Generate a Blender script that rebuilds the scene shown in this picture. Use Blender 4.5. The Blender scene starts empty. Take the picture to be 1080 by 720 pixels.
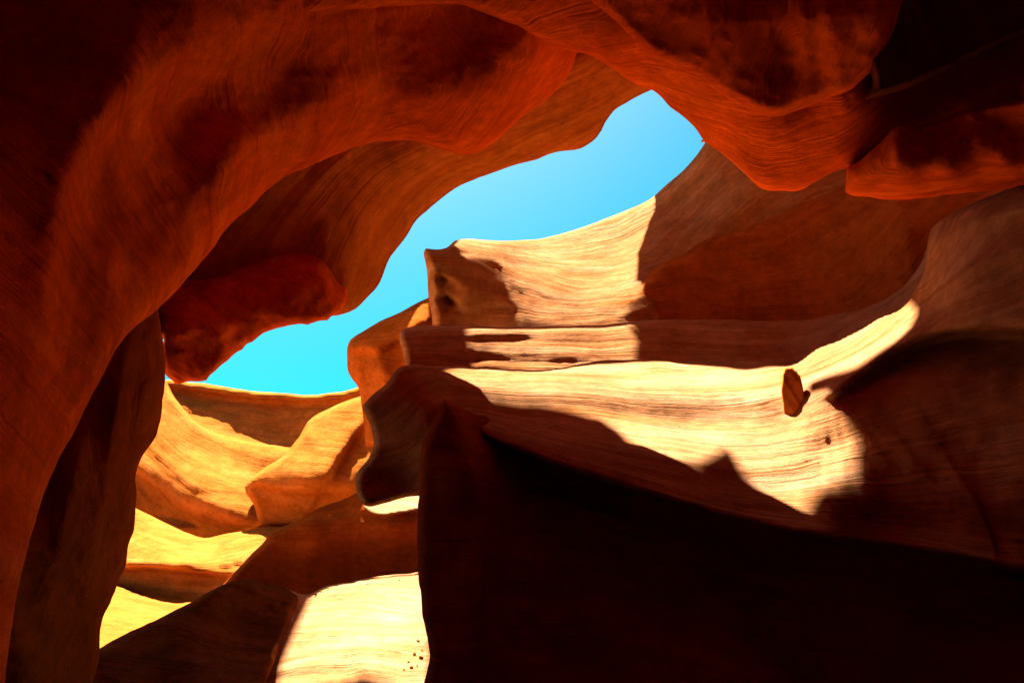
import bpy, math
import numpy as np
from mathutils import Vector

sc = bpy.context.scene
COL = sc.collection

# ------------------------------------------------------------------ camera
CAM_H, PITCH, LENS = 1.6, math.radians(25.0), 22.0
cam_d = bpy.data.cameras.new("camera"); cam = bpy.data.objects.new("camera", cam_d); COL.objects.link(cam)
cam_d.lens = LENS; cam_d.sensor_width = 36.0; cam_d.sensor_fit = 'HORIZONTAL'
cam_d.clip_start = 0.05; cam_d.clip_end = 6000
cam.location = (0, 0, CAM_H); cam.rotation_euler = (math.radians(90) + PITCH, 0, 0)
sc.camera = cam

# ------------------------------------------------------------------ light
SUN = np.array([-0.19, 0.25, 0.95]); SUN /= np.linalg.norm(SUN)
EXPOSURE = 3.2
world = bpy.data.worlds.new("World"); sc.world = world; world.use_nodes = True
wn = world.node_tree.nodes; wl = world.node_tree.links
bg = wn["Background"]
sky = wn.new("ShaderNodeTexSky"); sky.sky_type = 'NISHITA'; sky.sun_disc = False
sky.sun_elevation = math.asin(SUN[2]); sky.sun_rotation = math.atan2(SUN[0], SUN[1])
sky.air_density = 0.42; sky.dust_density = 2.6; sky.ozone_density = 1.0; sky.altitude = 1300
hs = wn.new("ShaderNodeHueSaturation"); hs.inputs["Hue"].default_value = 0.44
hs.inputs["Saturation"].default_value = 1.65; hs.inputs["Value"].default_value = 1.0
wl.new(sky.outputs[0], hs.inputs["Color"]); wl.new(hs.outputs[0], bg.inputs["Color"])
bg.inputs["Strength"].default_value = 0.05

sun_d = bpy.data.lights.new("sun", 'SUN'); sun_o = bpy.data.objects.new("sun", sun_d); COL.objects.link(sun_o)
sun_d.energy = 5.0; sun_d.angle = math.radians(0.5); sun_d.color = (1.0, 0.94, 0.84)
sun_o.location = (0, 0, 60)
sun_o.rotation_euler = Vector(SUN.tolist()).to_track_quat('Z', 'Y').to_euler()

sc.view_settings.view_transform = 'Standard'; sc.view_settings.look = 'None'
sc.view_settings.exposure = EXPOSURE; sc.view_settings.gamma = 1.0
sc.view_settings.use_curve_mapping = False
sc.render.engine = 'CYCLES'
cy = sc.cycles
cy.use_denoising = True
try: cy.denoiser = 'OPENIMAGEDENOISE'
except Exception: pass
cy.max_bounces = 8; cy.diffuse_bounces = 7; cy.glossy_bounces = 2
cy.sample_clamp_indirect = 6.0

# ------------------------------------------------------------------ image frame: image pixels (u, v) set out at a chosen distance -> world
F_PX = 1080.0 * LENS / 36.0
CP, SP = math.cos(PITCH), math.sin(PITCH)
def place(u, v, d):
    rx = (u - 540.0) / F_PX; ry = (360.0 - v) / F_PX
    return np.stack([d * rx, d * (CP - ry * SP), CAM_H + d * (SP + ry * CP)], -1)

# ------------------------------------------------------------------ numeric helpers
def _hash(ix, iy, iz, seed):
    n = (ix * 374761393 + iy * 668265263 + iz * 2147483647 % 1000003 * 40503 + seed * 974634777) & 0xFFFFFFFF
    n = ((n ^ (n >> 13)) * 1274126177) & 0xFFFFFFFF
    n = n ^ (n >> 16)
    return (n & 0xFFFF) / 32767.5 - 1.0
def noise3(p, seed=0):
    p = np.asarray(p, float); i = np.floor(p).astype(np.int64); f = p - i
    f = f * f * f * (f * (f * 6 - 15) + 10)
    r = 0.0
    for dx in (0, 1):
        wx = f[..., 0] if dx else 1 - f[..., 0]
        for dy in (0, 1):
            wy = f[..., 1] if dy else 1 - f[..., 1]
            for dz in (0, 1):
                wz = f[..., 2] if dz else 1 - f[..., 2]
                r = r + wx * wy * wz * _hash(i[..., 0] + dx, i[..., 1] + dy, i[..., 2] + dz, seed)
    return r
def fbm(p, oct=4, seed=0, gain=0.5):
    a, r = 1.0, 0.0; p = np.asarray(p, float)
    for k in range(oct):
        r = r + a * noise3(p, seed + 17 * k); p = p * 2.03 + 3.1; a *= gain
    return r
def v3(*a):
    return np.stack(np.broadcast_arrays(*a), -1)

def spline(pts, n=6, closed=True):
    """Catmull-Rom through pts; a third entry 1 marks a sharp corner"""
    P = np.array([p[:2] for p in pts], float); N = len(P)
    sh = [len(p) > 2 and p[2] == 1 for p in pts]
    out = []
    for i in range(N if closed else N - 1):
        p1, p2 = P[i], P[(i + 1) % N]
        p0 = P[(i - 1) % N] if (closed or i > 0) else p1
        p3 = P[(i + 2) % N] if (closed or i < N - 2) else p2
        L = np.linalg.norm(p2 - p1)
        m1 = np.zeros(2); m2 = np.zeros(2)
        def tang(a, b, c):
            la, lb = np.linalg.norm(b - a) + 1e-6, np.linalg.norm(c - b) + 1e-6
            t = ((b - a) / la * lb + (c - b) / lb * la) / (la + lb)
            return t
        m1 = (p2 - p1) if sh[i] else tang(p0, p1, p2) * L
        m2 = (p2 - p1) if sh[(i + 1) % N] else tang(p1, p2, p3) * L
        k = max(2, min(24, int(L / n)))
        for t in np.arange(k) / k:
            t2, t3 = t * t, t * t * t
            out.append((2*t3-3*t2+1)*p1 + (t3-2*t2+t)*m1 + (-2*t3+3*t2)*p2 + (t3-t2)*m2)
    if not closed: out.append(P[-1])
    return np.array(out)

def inside(poly, X, Y):
    r = np.zeros(X.shape, bool); x1, y1 = poly[-1]
    for x2, y2 in poly:
        if y1 != y2:
            c = ((y1 > Y) != (y2 > Y)) & (X < (x2 - x1) * (Y - y1) / (y2 - y1) + x1)
            r ^= c
        x1, y1 = x2, y2
    return r
def seg_dist(line, X, Y, closed):
    """distance, nearest point, side (+ = right of travel in y-down frame), parameter 0..1"""
    best = np.full(X.shape, 1e18); nx = np.zeros(X.shape); ny = np.zeros(X.shape)
    sd = np.ones(X.shape); pr = np.zeros(X.shape)
    n = len(line); m = n if closed else n - 1
    seg = np.linalg.norm(np.roll(line, -1, 0) - line, axis=1)[:m]; cum = np.concatenate([[0], np.cumsum(seg)]); tot = cum[-1]
    for i in range(m):
        a, b = line[i], line[(i + 1) % n]; ex, ey = b - a; L2 = ex * ex + ey * ey
        if L2 < 1e-12: continue
        t = np.clip(((X - a[0]) * ex + (Y - a[1]) * ey) / L2, 0, 1)
        qx, qy = a[0] + t * ex, a[1] + t * ey
        d2 = (X - qx) ** 2 + (Y - qy) ** 2
        k = d2 < best
        best = np.where(k, d2, best); nx = np.where(k, qx, nx); ny = np.where(k, qy, ny)
        s = ex * (Y - a[1]) - ey * (X - a[0])
        sd = np.where(k, np.where(s >= 0, 1.0, -1.0), sd)
        pr = np.where(k, (cum[i] + t * seg[i]) / tot, pr)
    return np.sqrt(best), nx, ny, sd, pr

def sloped(v0, d0, v1, deg):
    """distance at image row v1 for rock that leaves (v0,d0) at a dip of deg degrees"""
    f = lambda v: (CP - (360.0 - v) / F_PX * SP, SP + (360.0 - v) / F_PX * CP)
    a0, b0 = f(v0); a1, b1 = f(v1); t = math.tan(math.radians(deg))
    return (b0 * d0 - t * a0 * d0) / (b1 - t * a1)

class RBF:
    def __init__(s, pts, vals, c=35.0):
        s.c = c; s.p = np.array(pts, float); n = len(s.p); v = np.array(vals, float)
        s.k = 3 if n >= 4 else 1
        A = np.zeros((n + s.k, n + s.k)); A[:n, :n] = s.phi(s.p[:, None] - s.p[None]) + np.eye(n) * 0.5
        Q = np.c_[np.ones(n), s.p / 500.0][:, :s.k]; A[:n, n:] = Q; A[n:, :n] = Q.T
        s.w = np.linalg.solve(A, np.r_[v, np.zeros(s.k)])
    def phi(s, d): return -np.sqrt((d ** 2).sum(-1) + s.c ** 2)
    def __call__(s, X, Y):
        q = np.stack([X.ravel(), Y.ravel()], -1); r = np.zeros(len(q)); n = len(s.p)
        for k in range(n): r += s.w[k] * s.phi(q - s.p[k])
        r += (np.c_[np.ones(len(q)), q / 500.0][:, :s.k] * s.w[n:]).sum(1)
        return r.reshape(X.shape)

# ------------------------------------------------------------------ materials (procedural)
def sandstone(name, lo, mid, hi, band=1.0, bump=0.5, pits=0.35, varnish=0.0):
    m = bpy.data.materials.new(name); m.use_nodes = True; nt = m.node_tree; N, L = nt.nodes, nt.links
    b = N["Principled BSDF"]; b.inputs["Roughness"].default_value = 0.88; b.inputs["Specular IOR Level"].default_value = 0.0
    geo = N.new("ShaderNodeNewGeometry"); at = N.new("ShaderNodeAttribute"); at.attribute_name = "strata"
    sep = N.new("ShaderNodeSeparateXYZ"); L.new(geo.outputs["Position"], sep.inputs[0])
    def math_(op, a, c=None, v=None):
        n = N.new("ShaderNodeMath"); n.operation = op
        if hasattr(a, "links"): L.new(a, n.inputs[0])
        else: n.inputs[0].default_value = a
        if c is not None:
            if hasattr(c, "links"): L.new(c, n.inputs[1])
            else: n.inputs[1].default_value = c
        return n.outputs[0]
    wob = N.new("ShaderNodeTexNoise"); wob.inputs["Scale"].default_value = 0.9; wob.inputs["Detail"].default_value = 3
    L.new(geo.outputs["Position"], wob.inputs["Vector"])
    s0 = math_('ADD', at.outputs["Fac"], math_('MULTIPLY', wob.outputs["Fac"], 0.35))
    w1 = N.new("ShaderNodeTexNoise"); w1.noise_dimensions = '1D'; w1.inputs["Scale"].default_value = 2.3; w1.inputs["Detail"].default_value = 2
    L.new(s0, w1.inputs["W"])
    s = math_('ADD', s0, math_('MULTIPLY', w1.outputs["Fac"], 0.7))
    def lam(freq, along, detail, rough=0.6):
        cmb = N.new("ShaderNodeCombineXYZ")
        L.new(math_('MULTIPLY', s, freq), cmb.inputs[0])
        L.new(math_('MULTIPLY', sep.outputs[0], along), cmb.inputs[1])
        L.new(math_('MULTIPLY', math_('ADD', sep.outputs[1], sep.outputs[2]), along), cmb.inputs[2])
        t = N.new("ShaderNodeTexNoise"); t.inputs["Scale"].default_value = 1.0; t.inputs["Detail"].default_value = detail
        t.inputs["Roughness"].default_value = rough
        L.new(cmb.outputs[0], t.inputs["Vector"]); return t.outputs["Fac"]
    broad = lam(4.0, 0.35, 3); fine = lam(26.0, 0.5, 4, 0.65)
    mixf = math_('ADD', math_('MULTIPLY', broad, 0.6), math_('MULTIPLY', fine, 0.4))
    ramp = N.new("ShaderNodeValToRGB"); e = ramp.color_ramp.elements
    e[0].position = 0.5 - 0.17 / band; e[0].color = (*lo, 1); e[1].position = 0.5 + 0.17 / band; e[1].color = (*hi, 1)
    k = e.new(0.5); k.color = (*mid, 1)
    L.new(mixf, ramp.inputs[0])
    # grain and small stains
    gr = N.new("ShaderNodeTexNoise"); gr.inputs["Scale"].default_value = 55; gr.inputs["Detail"].default_value = 4; gr.inputs["Roughness"].default_value = 0.7
    L.new(geo.outputs["Position"], gr.inputs["Vector"])
    st = N.new("ShaderNodeTexNoise"); st.inputs["Scale"].default_value = 1.7; st.inputs["Detail"].default_value = 6; st.inputs["Roughness"].default_value = 0.62
    L.new(geo.outputs["Position"], st.inputs["Vector"])
    ro = N.new("ShaderNodeTexNoise"); ro.inputs["Scale"].default_value = 8.0; ro.inputs["Detail"].default_value = 7; ro.inputs["Roughness"].default_value = 0.68
    L.new(geo.outputs["Position"], ro.inputs["Vector"])
    def rng(x, a0, a1, b0, b1):
        n = N.new("ShaderNodeMapRange"); L.new(x, n.inputs[0])
        for i, q in enumerate((a0, a1, b0, b1)): n.inputs[i + 1].default_value = q
        return n.outputs[0]
    g = math_('MULTIPLY', math_('MULTIPLY', rng(ro.outputs["Fac"], 0.32, 0.68, 0.80, 1.16), rng(gr.outputs["Fac"], 0.3, 0.7, 0.84, 1.12)), rng(st.outputs["Fac"], 0.35, 0.65, 0.80, 1.14))
    vor = N.new("ShaderNodeTexVoronoi"); vor.inputs["Scale"].default_value = 7.0; vor.inputs["Randomness"].default_value = 1.0
    L.new(geo.outputs["Position"], vor.inputs["Vector"])
    pitn = N.new("ShaderNodeTexNoise"); pitn.inputs["Scale"].default_value = 2.2; L.new(geo.outputs["Position"], pitn.inputs["Vector"])
    pit = math_('MULTIPLY', rng(vor.outputs["Distance"], 0.05, 0.13, 1.0, 0.0), rng(pitn.outputs["Fac"], 0.5, 0.62, 0.0, 1.0))
    g = math_('MULTIPLY', g, math_('SUBTRACT', 1.0, math_('MULTIPLY', pit, 0.45 * pits / 0.35)))
    if varnish > 0:
        vn = N.new("ShaderNodeTexNoise"); vn.inputs["Scale"].default_value = 0.55; vn.inputs["Detail"].default_value = 7; vn.inputs["Roughness"].default_value = 0.7
        L.new(geo.outputs["Position"], vn.inputs["Vector"])
        g = math_('MULTIPLY', g, rng(vn.outputs["Fac"], 0.52, 0.66, 1.0, 1.0 - varnish))
    mul = N.new("ShaderNodeVectorMath"); mul.operation = 'SCALE'; L.new(ramp.outputs[0], mul.inputs[0]); L.new(g, mul.inputs["Scale"])
    L.new(mul.outputs[0], b.inputs["Base Color"])
    bp = N.new("ShaderNodeBump"); bp.inputs["Strength"].default_value = bump; bp.inputs["Distance"].default_value = 0.05
    fine2 = lam(60.0, 1.2, 3, 0.6)
    pat = N.new("ShaderNodeTexNoise"); pat.inputs["Scale"].default_value = 0.8; pat.inputs["Detail"].default_value = 4
    L.new(geo.outputs["Position"], pat.inputs["Vector"])
    patch = rng(pat.outputs["Fac"], 0.36, 0.64, 0.05, 1.3)
    mid_ = lam(9.0, 0.45, 4, 0.6)
    h = math_('MULTIPLY', math_('ADD', math_('MULTIPLY', fine, 0.7), math_('MULTIPLY', fine2, 0.35)), patch)
    h = math_('ADD', h, math_('MULTIPLY', rng(mid_, 0.44, 0.56, 0.0, 1.0), 0.55))
    h = math_('ADD', h, math_('MULTIPLY', gr.outputs["Fac"], 0.28))
    h = math_('ADD', h, math_('MULTIPLY', st.outputs["Fac"], 0.5))
    h = math_('ADD', h, math_('MULTIPLY', ro.outputs["Fac"], 0.75))
    h = math_('SUBTRACT', h, math_('MULTIPLY', pit, pits))
    L.new(h, bp.inputs["Height"]); L.new(bp.outputs[0], b.inputs["Normal"])
    return m
ROCK = sandstone("canyon_sandstone", (0.24, 0.052, 0.006), (0.30, 0.074, 0.010), (0.35, 0.105, 0.020), 0.8, 0.55, 0.35, 0.25)
SMOOTH = sandstone("polished_sandstone", (0.50, 0.060, 0.003), (0.71, 0.108, 0.007), (0.77, 0.160, 0.015), 0.9, 0.55, 0.25, 0.35)
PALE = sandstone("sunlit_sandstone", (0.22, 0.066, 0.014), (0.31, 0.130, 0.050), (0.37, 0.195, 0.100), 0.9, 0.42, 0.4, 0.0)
AMBER = sandstone("amber_sandstone", (0.42, 0.095, 0.010), (0.54, 0.150, 0.020), (0.62, 0.215, 0.036), 0.8, 0.5, 0.3, 0.15)
SHADE_RED = sandstone("shade_red_sandstone", (0.15, 0.024, 0.002), (0.21, 0.036, 0.004), (0.26, 0.052, 0.006), 0.8, 0.5, 0.35, 0.3)  # darkened red: shade put into the colour of foot, lower cliff and ledge
FAR = sandstone("golden_sandstone", (0.23, 0.060, 0.007), (0.30, 0.090, 0.014), (0.34, 0.122, 0.026), 0.7, 0.4, 0.3, 0.0)
SHADE_DARK = sandstone("shade_dark_sandstone", (0.055, 0.014, 0.003), (0.095, 0.023, 0.005), (0.14, 0.036, 0.008), 0.8, 0.5, 0.3, 0.5)  # near black sandstone with deep shade painted into its base colour
SAND = sandstone("canyon_sand", (0.34, 0.15, 0.05), (0.37, 0.17, 0.06), (0.40, 0.20, 0.07), 0.6, 0.3, 0.2, 0.0)

def describe(o, label=None, cat=None, group=None, kind=None):
    if label: o["label"] = label
    if cat: o["category"] = cat
    if group: o["group"] = group
    if kind: o["kind"] = kind

# ------------------------------------------------------------------ generic sheet mesher (front + back closed into a solid)
def mesh_solid(name, X, Y, M, D, NX, NY, front, back, mat, strata, loc=(0, 0, 0)):
    """X,Y grid; M inside mask; NX,NY nearest outline point; front/back(x,y,dist)->world; closed solid"""
    H, W = X.shape
    any4 = M[:-1, :-1] | M[1:, :-1] | M[:-1, 1:] | M[1:, 1:]
    use = np.zeros_like(M)
    use[:-1, :-1] |= any4; use[1:, :-1] |= any4; use[:-1, 1:] |= any4; use[1:, 1:] |= any4
    rim = use & ~M
    x = np.where(rim, NX, X); y = np.where(rim, NY, Y); dist = np.where(rim, 0, D)
    idx = -np.ones((H, W), np.int64); nf = int(use.sum()); idx[use] = np.arange(nf)
    idb = idx.copy(); nb = int(M.sum()); idb[M] = nf + np.arange(nb)
    PF = front(x[use], y[use], dist[use]); PB = back(x[M], y[M], dist[M])
    V = np.concatenate([PF, PB]); S = np.concatenate([strata(x[use], y[use], PF), strata(x[M], y[M], PB)])
    r, c = np.nonzero(any4)
    qf = np.stack([idx[r, c], idx[r + 1, c], idx[r + 1, c + 1], idx[r, c + 1]], -1)
    qb = np.stack([idb[r, c], idb[r, c + 1], idb[r + 1, c + 1], idb[r + 1, c]], -1)
    allr = (~M[r, c]) & (~M[r + 1, c]) & (~M[r + 1, c + 1]) & (~M[r, c + 1])
    Q = np.concatenate([qf, qb[~allr]])
    me = bpy.data.meshes.new(name)
    V = V - np.array(loc)
    me.vertices.add(len(V)); me.vertices.foreach_set("co", V.astype(np.float32).ravel())
    me.loops.add(len(Q) * 4); me.loops.foreach_set("vertex_index", Q.astype(np.int32).ravel())
    me.polygons.add(len(Q)); me.polygons.foreach_set("loop_start", np.arange(0, len(Q) * 4, 4, dtype=np.int32))
    try: me.polygons.foreach_set("loop_total", np.full(len(Q), 4, np.int32))
    except Exception: pass
    me.polygons.foreach_set("use_smooth", np.ones(len(Q), bool))
    me.update(calc_edges=True); me.validate()
    a = me.attributes.new("strata", 'FLOAT', 'POINT')
    if len(a.data) == len(S): a.data.foreach_set("value", S.astype(np.float32))
    me.materials.append(mat)
    o = bpy.data.objects.new(name, me); COL.objects.link(o); o.location = loc
    return o

ROCKS = {}
class Rock:
    """a sculpted rock mass: an outline, its own distances, folds, bedding and thickness"""
    def __init__(s, name, outline, ctrl, folds=(), bed=None, bedn=(0, 0.25, 1), rib=0.03, ribf=3.0, rw=14, rd=0.5, thick=1.0,
                 lump=0.05, lumpf=0.9, jag=0.8, jagf=0.06, chip=0.02, push=0.0, step=3.0, mat=None, label=None, cat="rock wall", c=35.0, seed=1, key=None):
        s.seed = seed; s.chip = chip
        pl = spline(outline)
        # natural raggedness of the outline
        nr = np.roll(pl, -1, 0) - np.roll(pl, 1, 0); nr = np.stack([-nr[:, 1], nr[:, 0]], -1); nr /= np.linalg.norm(nr, axis=1)[:, None] + 1e-9
        q = fbm(v3(pl[:, 0] * jagf, pl[:, 1] * jagf, seed * 7.3), 3, seed)
        s.poly = pl + nr * (q * jag)[:, None]
        s.rbf = RBF([p[:2] for p in ctrl], [p[2] + push for p in ctrl], c)
        s.folds = [(spline(f[0], closed=False), f[1:]) for f in folds]
        s.bed = None
        if bed:
            pp, vv = [], []
            for line, val in bed:
                for p in spline(line, 30, closed=False): pp.append(p); vv.append(val)
            s.bed = RBF(pp, vv, 60.0)
        s.bedn = np.array(bedn, float) / np.linalg.norm(bedn)
        s.rib, s.ribf, s.rw, s.rd, s.lump, s.lumpf, s.thick = rib, ribf, rw, rd, lump, lumpf, thick
        x0, y0 = s.poly.min(0) - step; x1, y1 = s.poly.max(0) + step
        X, Y = np.meshgrid(np.arange(x0, x1 + step, step), np.arange(y0, y1 + step, step))
        M = inside(s.poly, X, Y)
        D, NX, NY, _, _ = seg_dist(s.poly, X, Y, True)
        u0, v0 = s.poly.mean(0); loc = place(np.array(u0), np.array(v0), float(s.depth(np.array([u0]), np.array([v0]))[0]))
        o = mesh_solid(name, X, Y, M, D, NX, NY, s.front, s.back, mat or ROCK, s.strata, tuple(loc))
        describe(o, label, cat); s.obj = o
        ROCKS[key or name] = s
    def depth(s, x, y):
        d = s.rbf(x, y)
        for line, (kind, amp, wa, wb, e) in s.folds:
            D, _, _, sd, pr = seg_dist(line, x, y, False)
            A = np.interp(pr, np.linspace(0, 1, len(amp)), amp) if hasattr(amp, "__len__") else amp
            w = np.where(sd > 0, wb, wa)
            if kind == 'ridge':
                d = d - A * np.exp(-(np.sqrt(D * D + e * e) - e) / w)
            else:  # 'step': the right-hand side falls back by A, healing over wb
                d = d + A * 0.5 * (1 + np.tanh(sd * D / e)) * np.exp(-D / w)
        return d
    def strata(s, x, y, P=None):
        if s.bed is not None: return s.bed(x, y)
        if P is None: P = place(x, y, s.depth(x, y))
        return (P * s.bedn).sum(-1)
    def front(s, x, y, dist):
        d = s.depth(x, y); P = place(x, y, d)
        st = s.strata(x, y, P)
        sc_ = d / 7.0
        d = d + s.lump * sc_ * fbm(P * s.lumpf / np.maximum(sc_, 0.6)[..., None], 4, s.seed + 5)
        stw = st * s.ribf + 0.35 * noise3(P * 0.8, s.seed + 3)
        mod = 0.6 + 0.4 * noise3(P * 0.7, s.seed + 9)
        along = P[..., 0] * 0.25 + P[..., 1] * 0.1
        rb = noise3(v3(stw * 2, along, 0.3), s.seed) + 0.55 * noise3(v3(stw * 5.1, along * 1.3, 4.2), s.seed + 1) + 0.3 * noise3(v3(stw * 12.0, along * 2, 8.2), s.seed + 2)
        d = d + s.rib * rb * mod
        d = d + s.rib * 0.9 * mod * np.tanh(3.5 * noise3(v3(stw * 1.3, along * 0.7, 15.5), s.seed + 4))
        q = P / np.maximum(sc_, 0.6)[..., None]
        d = d + sc_ * s.chip * (np.abs(noise3(q * 2.6, s.seed + 21)) * 1.2 + 0.5 * np.abs(noise3(q * 6.1, s.seed + 22)) + 0.25 * noise3(q * 13.0, s.seed + 23))
        t = np.clip(1 - dist / s.rw, 0, 1)
        d = d + s.rd * (1 - np.sqrt(np.maximum(1 - t * t, 0)))
        return place(x, y, d)
    def back(s, x, y, dist):
        d = s.depth(x, y); t = np.clip(1 - dist / (s.rw * 2.5), 0, 1)
        return place(x, y, d + s.rd + s.thick * np.sqrt(np.maximum(1 - t * t, 0)) + 0.02)

# ================================================================== large structure
# ---- left overhang: the great curved wall that sweeps from the left foot up into the ceiling
Rock("overhanging_cliff", [(5,720),(14,650),(30,575),(57,495),(78,455),(106,400),(135,352),(168,325),(182,311),(202,288),(225,262),(240,240),(265,217),(285,197),(300,187),(330,174),(350,165),
      (375,156),(400,151),(440,150),(457,155),(475,161),(490,163),(505,160),(530,143),(555,120),(580,103),(595,88),(606,67),(609,53),(640,30),(660,-60),(640,-200,1),(-620,-200,1),(-620,860,1),(0,860,1)],
     [(-600,-200,2.0),(-600,300,1.75),(-600,800,1.65),(-250,-200,2.7),(0,-100,3.4),(0,0,3.6),(0,200,3.2),(0,400,3.0),(0,600,2.8),(-200,300,2.3),(-200,800,2.2),(0,800,2.7),
      (130,95,3.95),(80,165,3.85),(55,250,3.65),(40,400,3.45),(12,620,3.1),(200,45,4.1),(300,20,4.45),
      (140,210,4.5),(125,300,4.35),(92,400,4.05),(45,520,3.7),(200,120,4.75),(300,80,4.95),(400,60,5.1),(500,50,5.25),(580,60,5.6),(400,-80,4.5),(600,-100,4.8),
      (165,330,5.0),(230,250,5.5),(300,187,5.95),(400,152,6.3),(490,163,6.4),(560,118,6.4),(600,80,6.4),(250,160,5.0),(350,120,5.3),(450,110,5.45),(540,90,5.6)],
     folds=[([(300,22),(250,32),(200,48),(150,80),(105,128),(75,180),(58,250),(45,330),(30,430),(14,540)],'ridge',[0.08,0.16,0.28,0.38,0.4,0.36,0.28,0.2,0.14,0.08],34,50,10),
            ([(345,85),(300,125),(255,160),(205,215),(165,275),(130,345),(100,400)],'ridge',[0.02,0.14,0.18,0.18,0.18,0.18,0.1],44,30,8),
            ([(330,170),(318,140),(322,110)],'ridge',[0.16,0.10,0.0],26,18,6),
            ([(150,200),(120,260),(112,330),(85,420)],'ridge',[0.0,0.14,0.16,0.06],22,22,6)],
     bedn=(0.35,0.2,1), rib=0.014, ribf=1.2, rw=16, rd=0.45, thick=0.7, chip=0.032, lump=0.06, lumpf=0.8, mat=SMOOTH, seed=11,
     label="huge smooth red overhang curving up from the left edge into the ceiling", cat="canyon wall")

# ---- ceiling arch: its orange underside frames the top right of the sky
Rock("rock_arch", [(270,-40),(300,12),(320,18),(350,14),(375,12),(430,7),(470,5),(490,7),(505,13),(540,27),(565,42),(590,51),(620,58),(650,75),(675,91),(688,96),(707,113),(728,130),(745,150),(765,164),
      (785,182),(803,199),(825,201),(842,201),(862,190),(878,182),(893,178),(930,190),(1000,202),(1100,195),(1260,170,1),(1260,-200,1),(230,-200,1)],
     [(270,-40,4.2),(330,16,4.5),(400,8,4.65),(480,5,4.75),(540,27,4.95),(600,52,5.3),(690,96,5.85),(745,150,6.15),(803,199,6.2),(860,190,5.95),(893,178,5.7),(930,190,6.3),(1000,200,6.4),(1100,190,6.2),(1250,150,5.6),
      (640,35,5.0),(700,68,5.15),(750,98,5.25),(803,127,5.25),(860,115,5.1),(900,110,4.95),(820,160,5.55),(950,140,5.7),(1060,120,5.5),(500,-40,4.5),(700,0,4.75),(850,40,4.8),(600,-190,3.9),(800,-150,4.1),(1000,0,5.2),(1200,-150,5.0)],
     folds=[([(770,160),(810,188),(850,186),(885,172)],'ridge',[0.0,0.14,0.14,0.0],16,12,5)],
     bedn=(0.6,0.9,0.25), rib=0.010, ribf=1.1, rw=10, rd=0.35, thick=0.9, lump=0.05, lumpf=0.9, mat=SMOOTH, seed=23,
     label="orange lit underside of the ceiling arch along the top right rim of the sky", cat="rock arch")
# ---- the darker lobe that hangs in front of it
Rock("rock_bulge", [(520,-120),(580,-30),(640,18),(668,45),(682,57),(697,65),(715,73),(733,82),(750,93),(764,102),(777,109),(790,117),(803,122),(818,123),(838,117),(860,110),(876,102),(893,97),(930,60),(960,-60),(960,-200,1),(520,-200,1)],
     [(560,-60,4.2),(640,15,4.72),(682,57,4.85),(750,93,4.85),(803,122,4.8),(860,110,4.7),(893,97,4.55),(760,40,4.55),(830,50,4.55),(870,40,4.35),(900,10,4.1),(700,-30,4.4),(850,-60,4.3),(760,-150,3.9),(950,-150,3.8)],
     folds=[([(862,-40),(872,20),(880,60),(884,98)],'ridge',[0.02,0.05,0.07,0.03],14,18,6),([(840,-40),(848,30),(852,80)],'ridge',[0.0,0.06,0.03],10,10,4)],
     bedn=(1,0.1,0.15), rib=0.014, ribf=1.6, rw=12, rd=0.4, thick=0.5, lump=0.05, lumpf=1.0, mat=SMOOTH, seed=31,
     label="dull red rounded lobe bulging down from the ceiling above the orange arch underside", cat="ceiling bulge")
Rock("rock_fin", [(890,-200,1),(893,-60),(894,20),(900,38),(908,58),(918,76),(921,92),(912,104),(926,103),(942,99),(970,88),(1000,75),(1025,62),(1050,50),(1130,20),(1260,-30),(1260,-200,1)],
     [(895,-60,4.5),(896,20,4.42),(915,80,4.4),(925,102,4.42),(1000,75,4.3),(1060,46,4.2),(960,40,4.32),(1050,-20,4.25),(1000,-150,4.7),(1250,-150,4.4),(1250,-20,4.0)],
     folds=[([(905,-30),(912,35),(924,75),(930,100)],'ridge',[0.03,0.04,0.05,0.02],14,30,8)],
     bedn=(1,0.1,0.3), rib=0.02, ribf=2.0, rw=9, rd=0.4, thick=0.5, lump=0.04, mat=SHADE_DARK, seed=37,  # black tone is the corner's shadow, painted into the rock colour
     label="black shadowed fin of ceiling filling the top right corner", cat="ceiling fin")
# ---- small hanging block under the arch on the right
Rock("hanging_block", [(893,178,1),(908,169),(922,157),(932,148),(940,138),(950,131),(960,129),(970,133),(985,128),(1040,110),(1120,100),(1250,90),(1250,200,1),(1120,178),(1078,190),(1050,196),(1030,201),(1000,205),(975,209),(955,211),(935,211),(915,208),(900,206),(892,203,1)],
     [(893,180,5.5),(894,190,5.4),(893,203,5.85),(915,207,5.9),(915,192,5.3),(930,160,5.0),(955,135,4.95),(955,209,5.9),(955,194,5.2),(1000,204,5.75),(1000,190,5.1),(930,182,5.1),(980,165,4.85),(1060,192,5.4),(1060,178,4.85),(1060,130,4.6),(1200,120,4.2),(1200,180,4.5),(1000,140,4.85)],
     folds=[([(958,128),(948,148),(946,166),(925,185),(905,203)],'ridge',[0.05,0.12,0.10,0.08,0.02],10,30,4),([(975,142),(962,156),(946,160)],'ridge',[0.0,0.07,0.03],7,7,3),
            ([(1080,180),(1030,190),(960,200),(900,203)],'ridge',[0.0,0.06,0.08,0.04],18,10,5)],
     bedn=(0.5,0.6,0.5), rib=0.006, ribf=1.4, rw=7, rd=0.25, thick=0.4, lump=0.05, lumpf=1.6, jag=0.8, c=16.0, mat=SMOOTH, seed=41,
     label="small angular red block hanging below the arch at upper right", cat="hanging rock")

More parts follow.
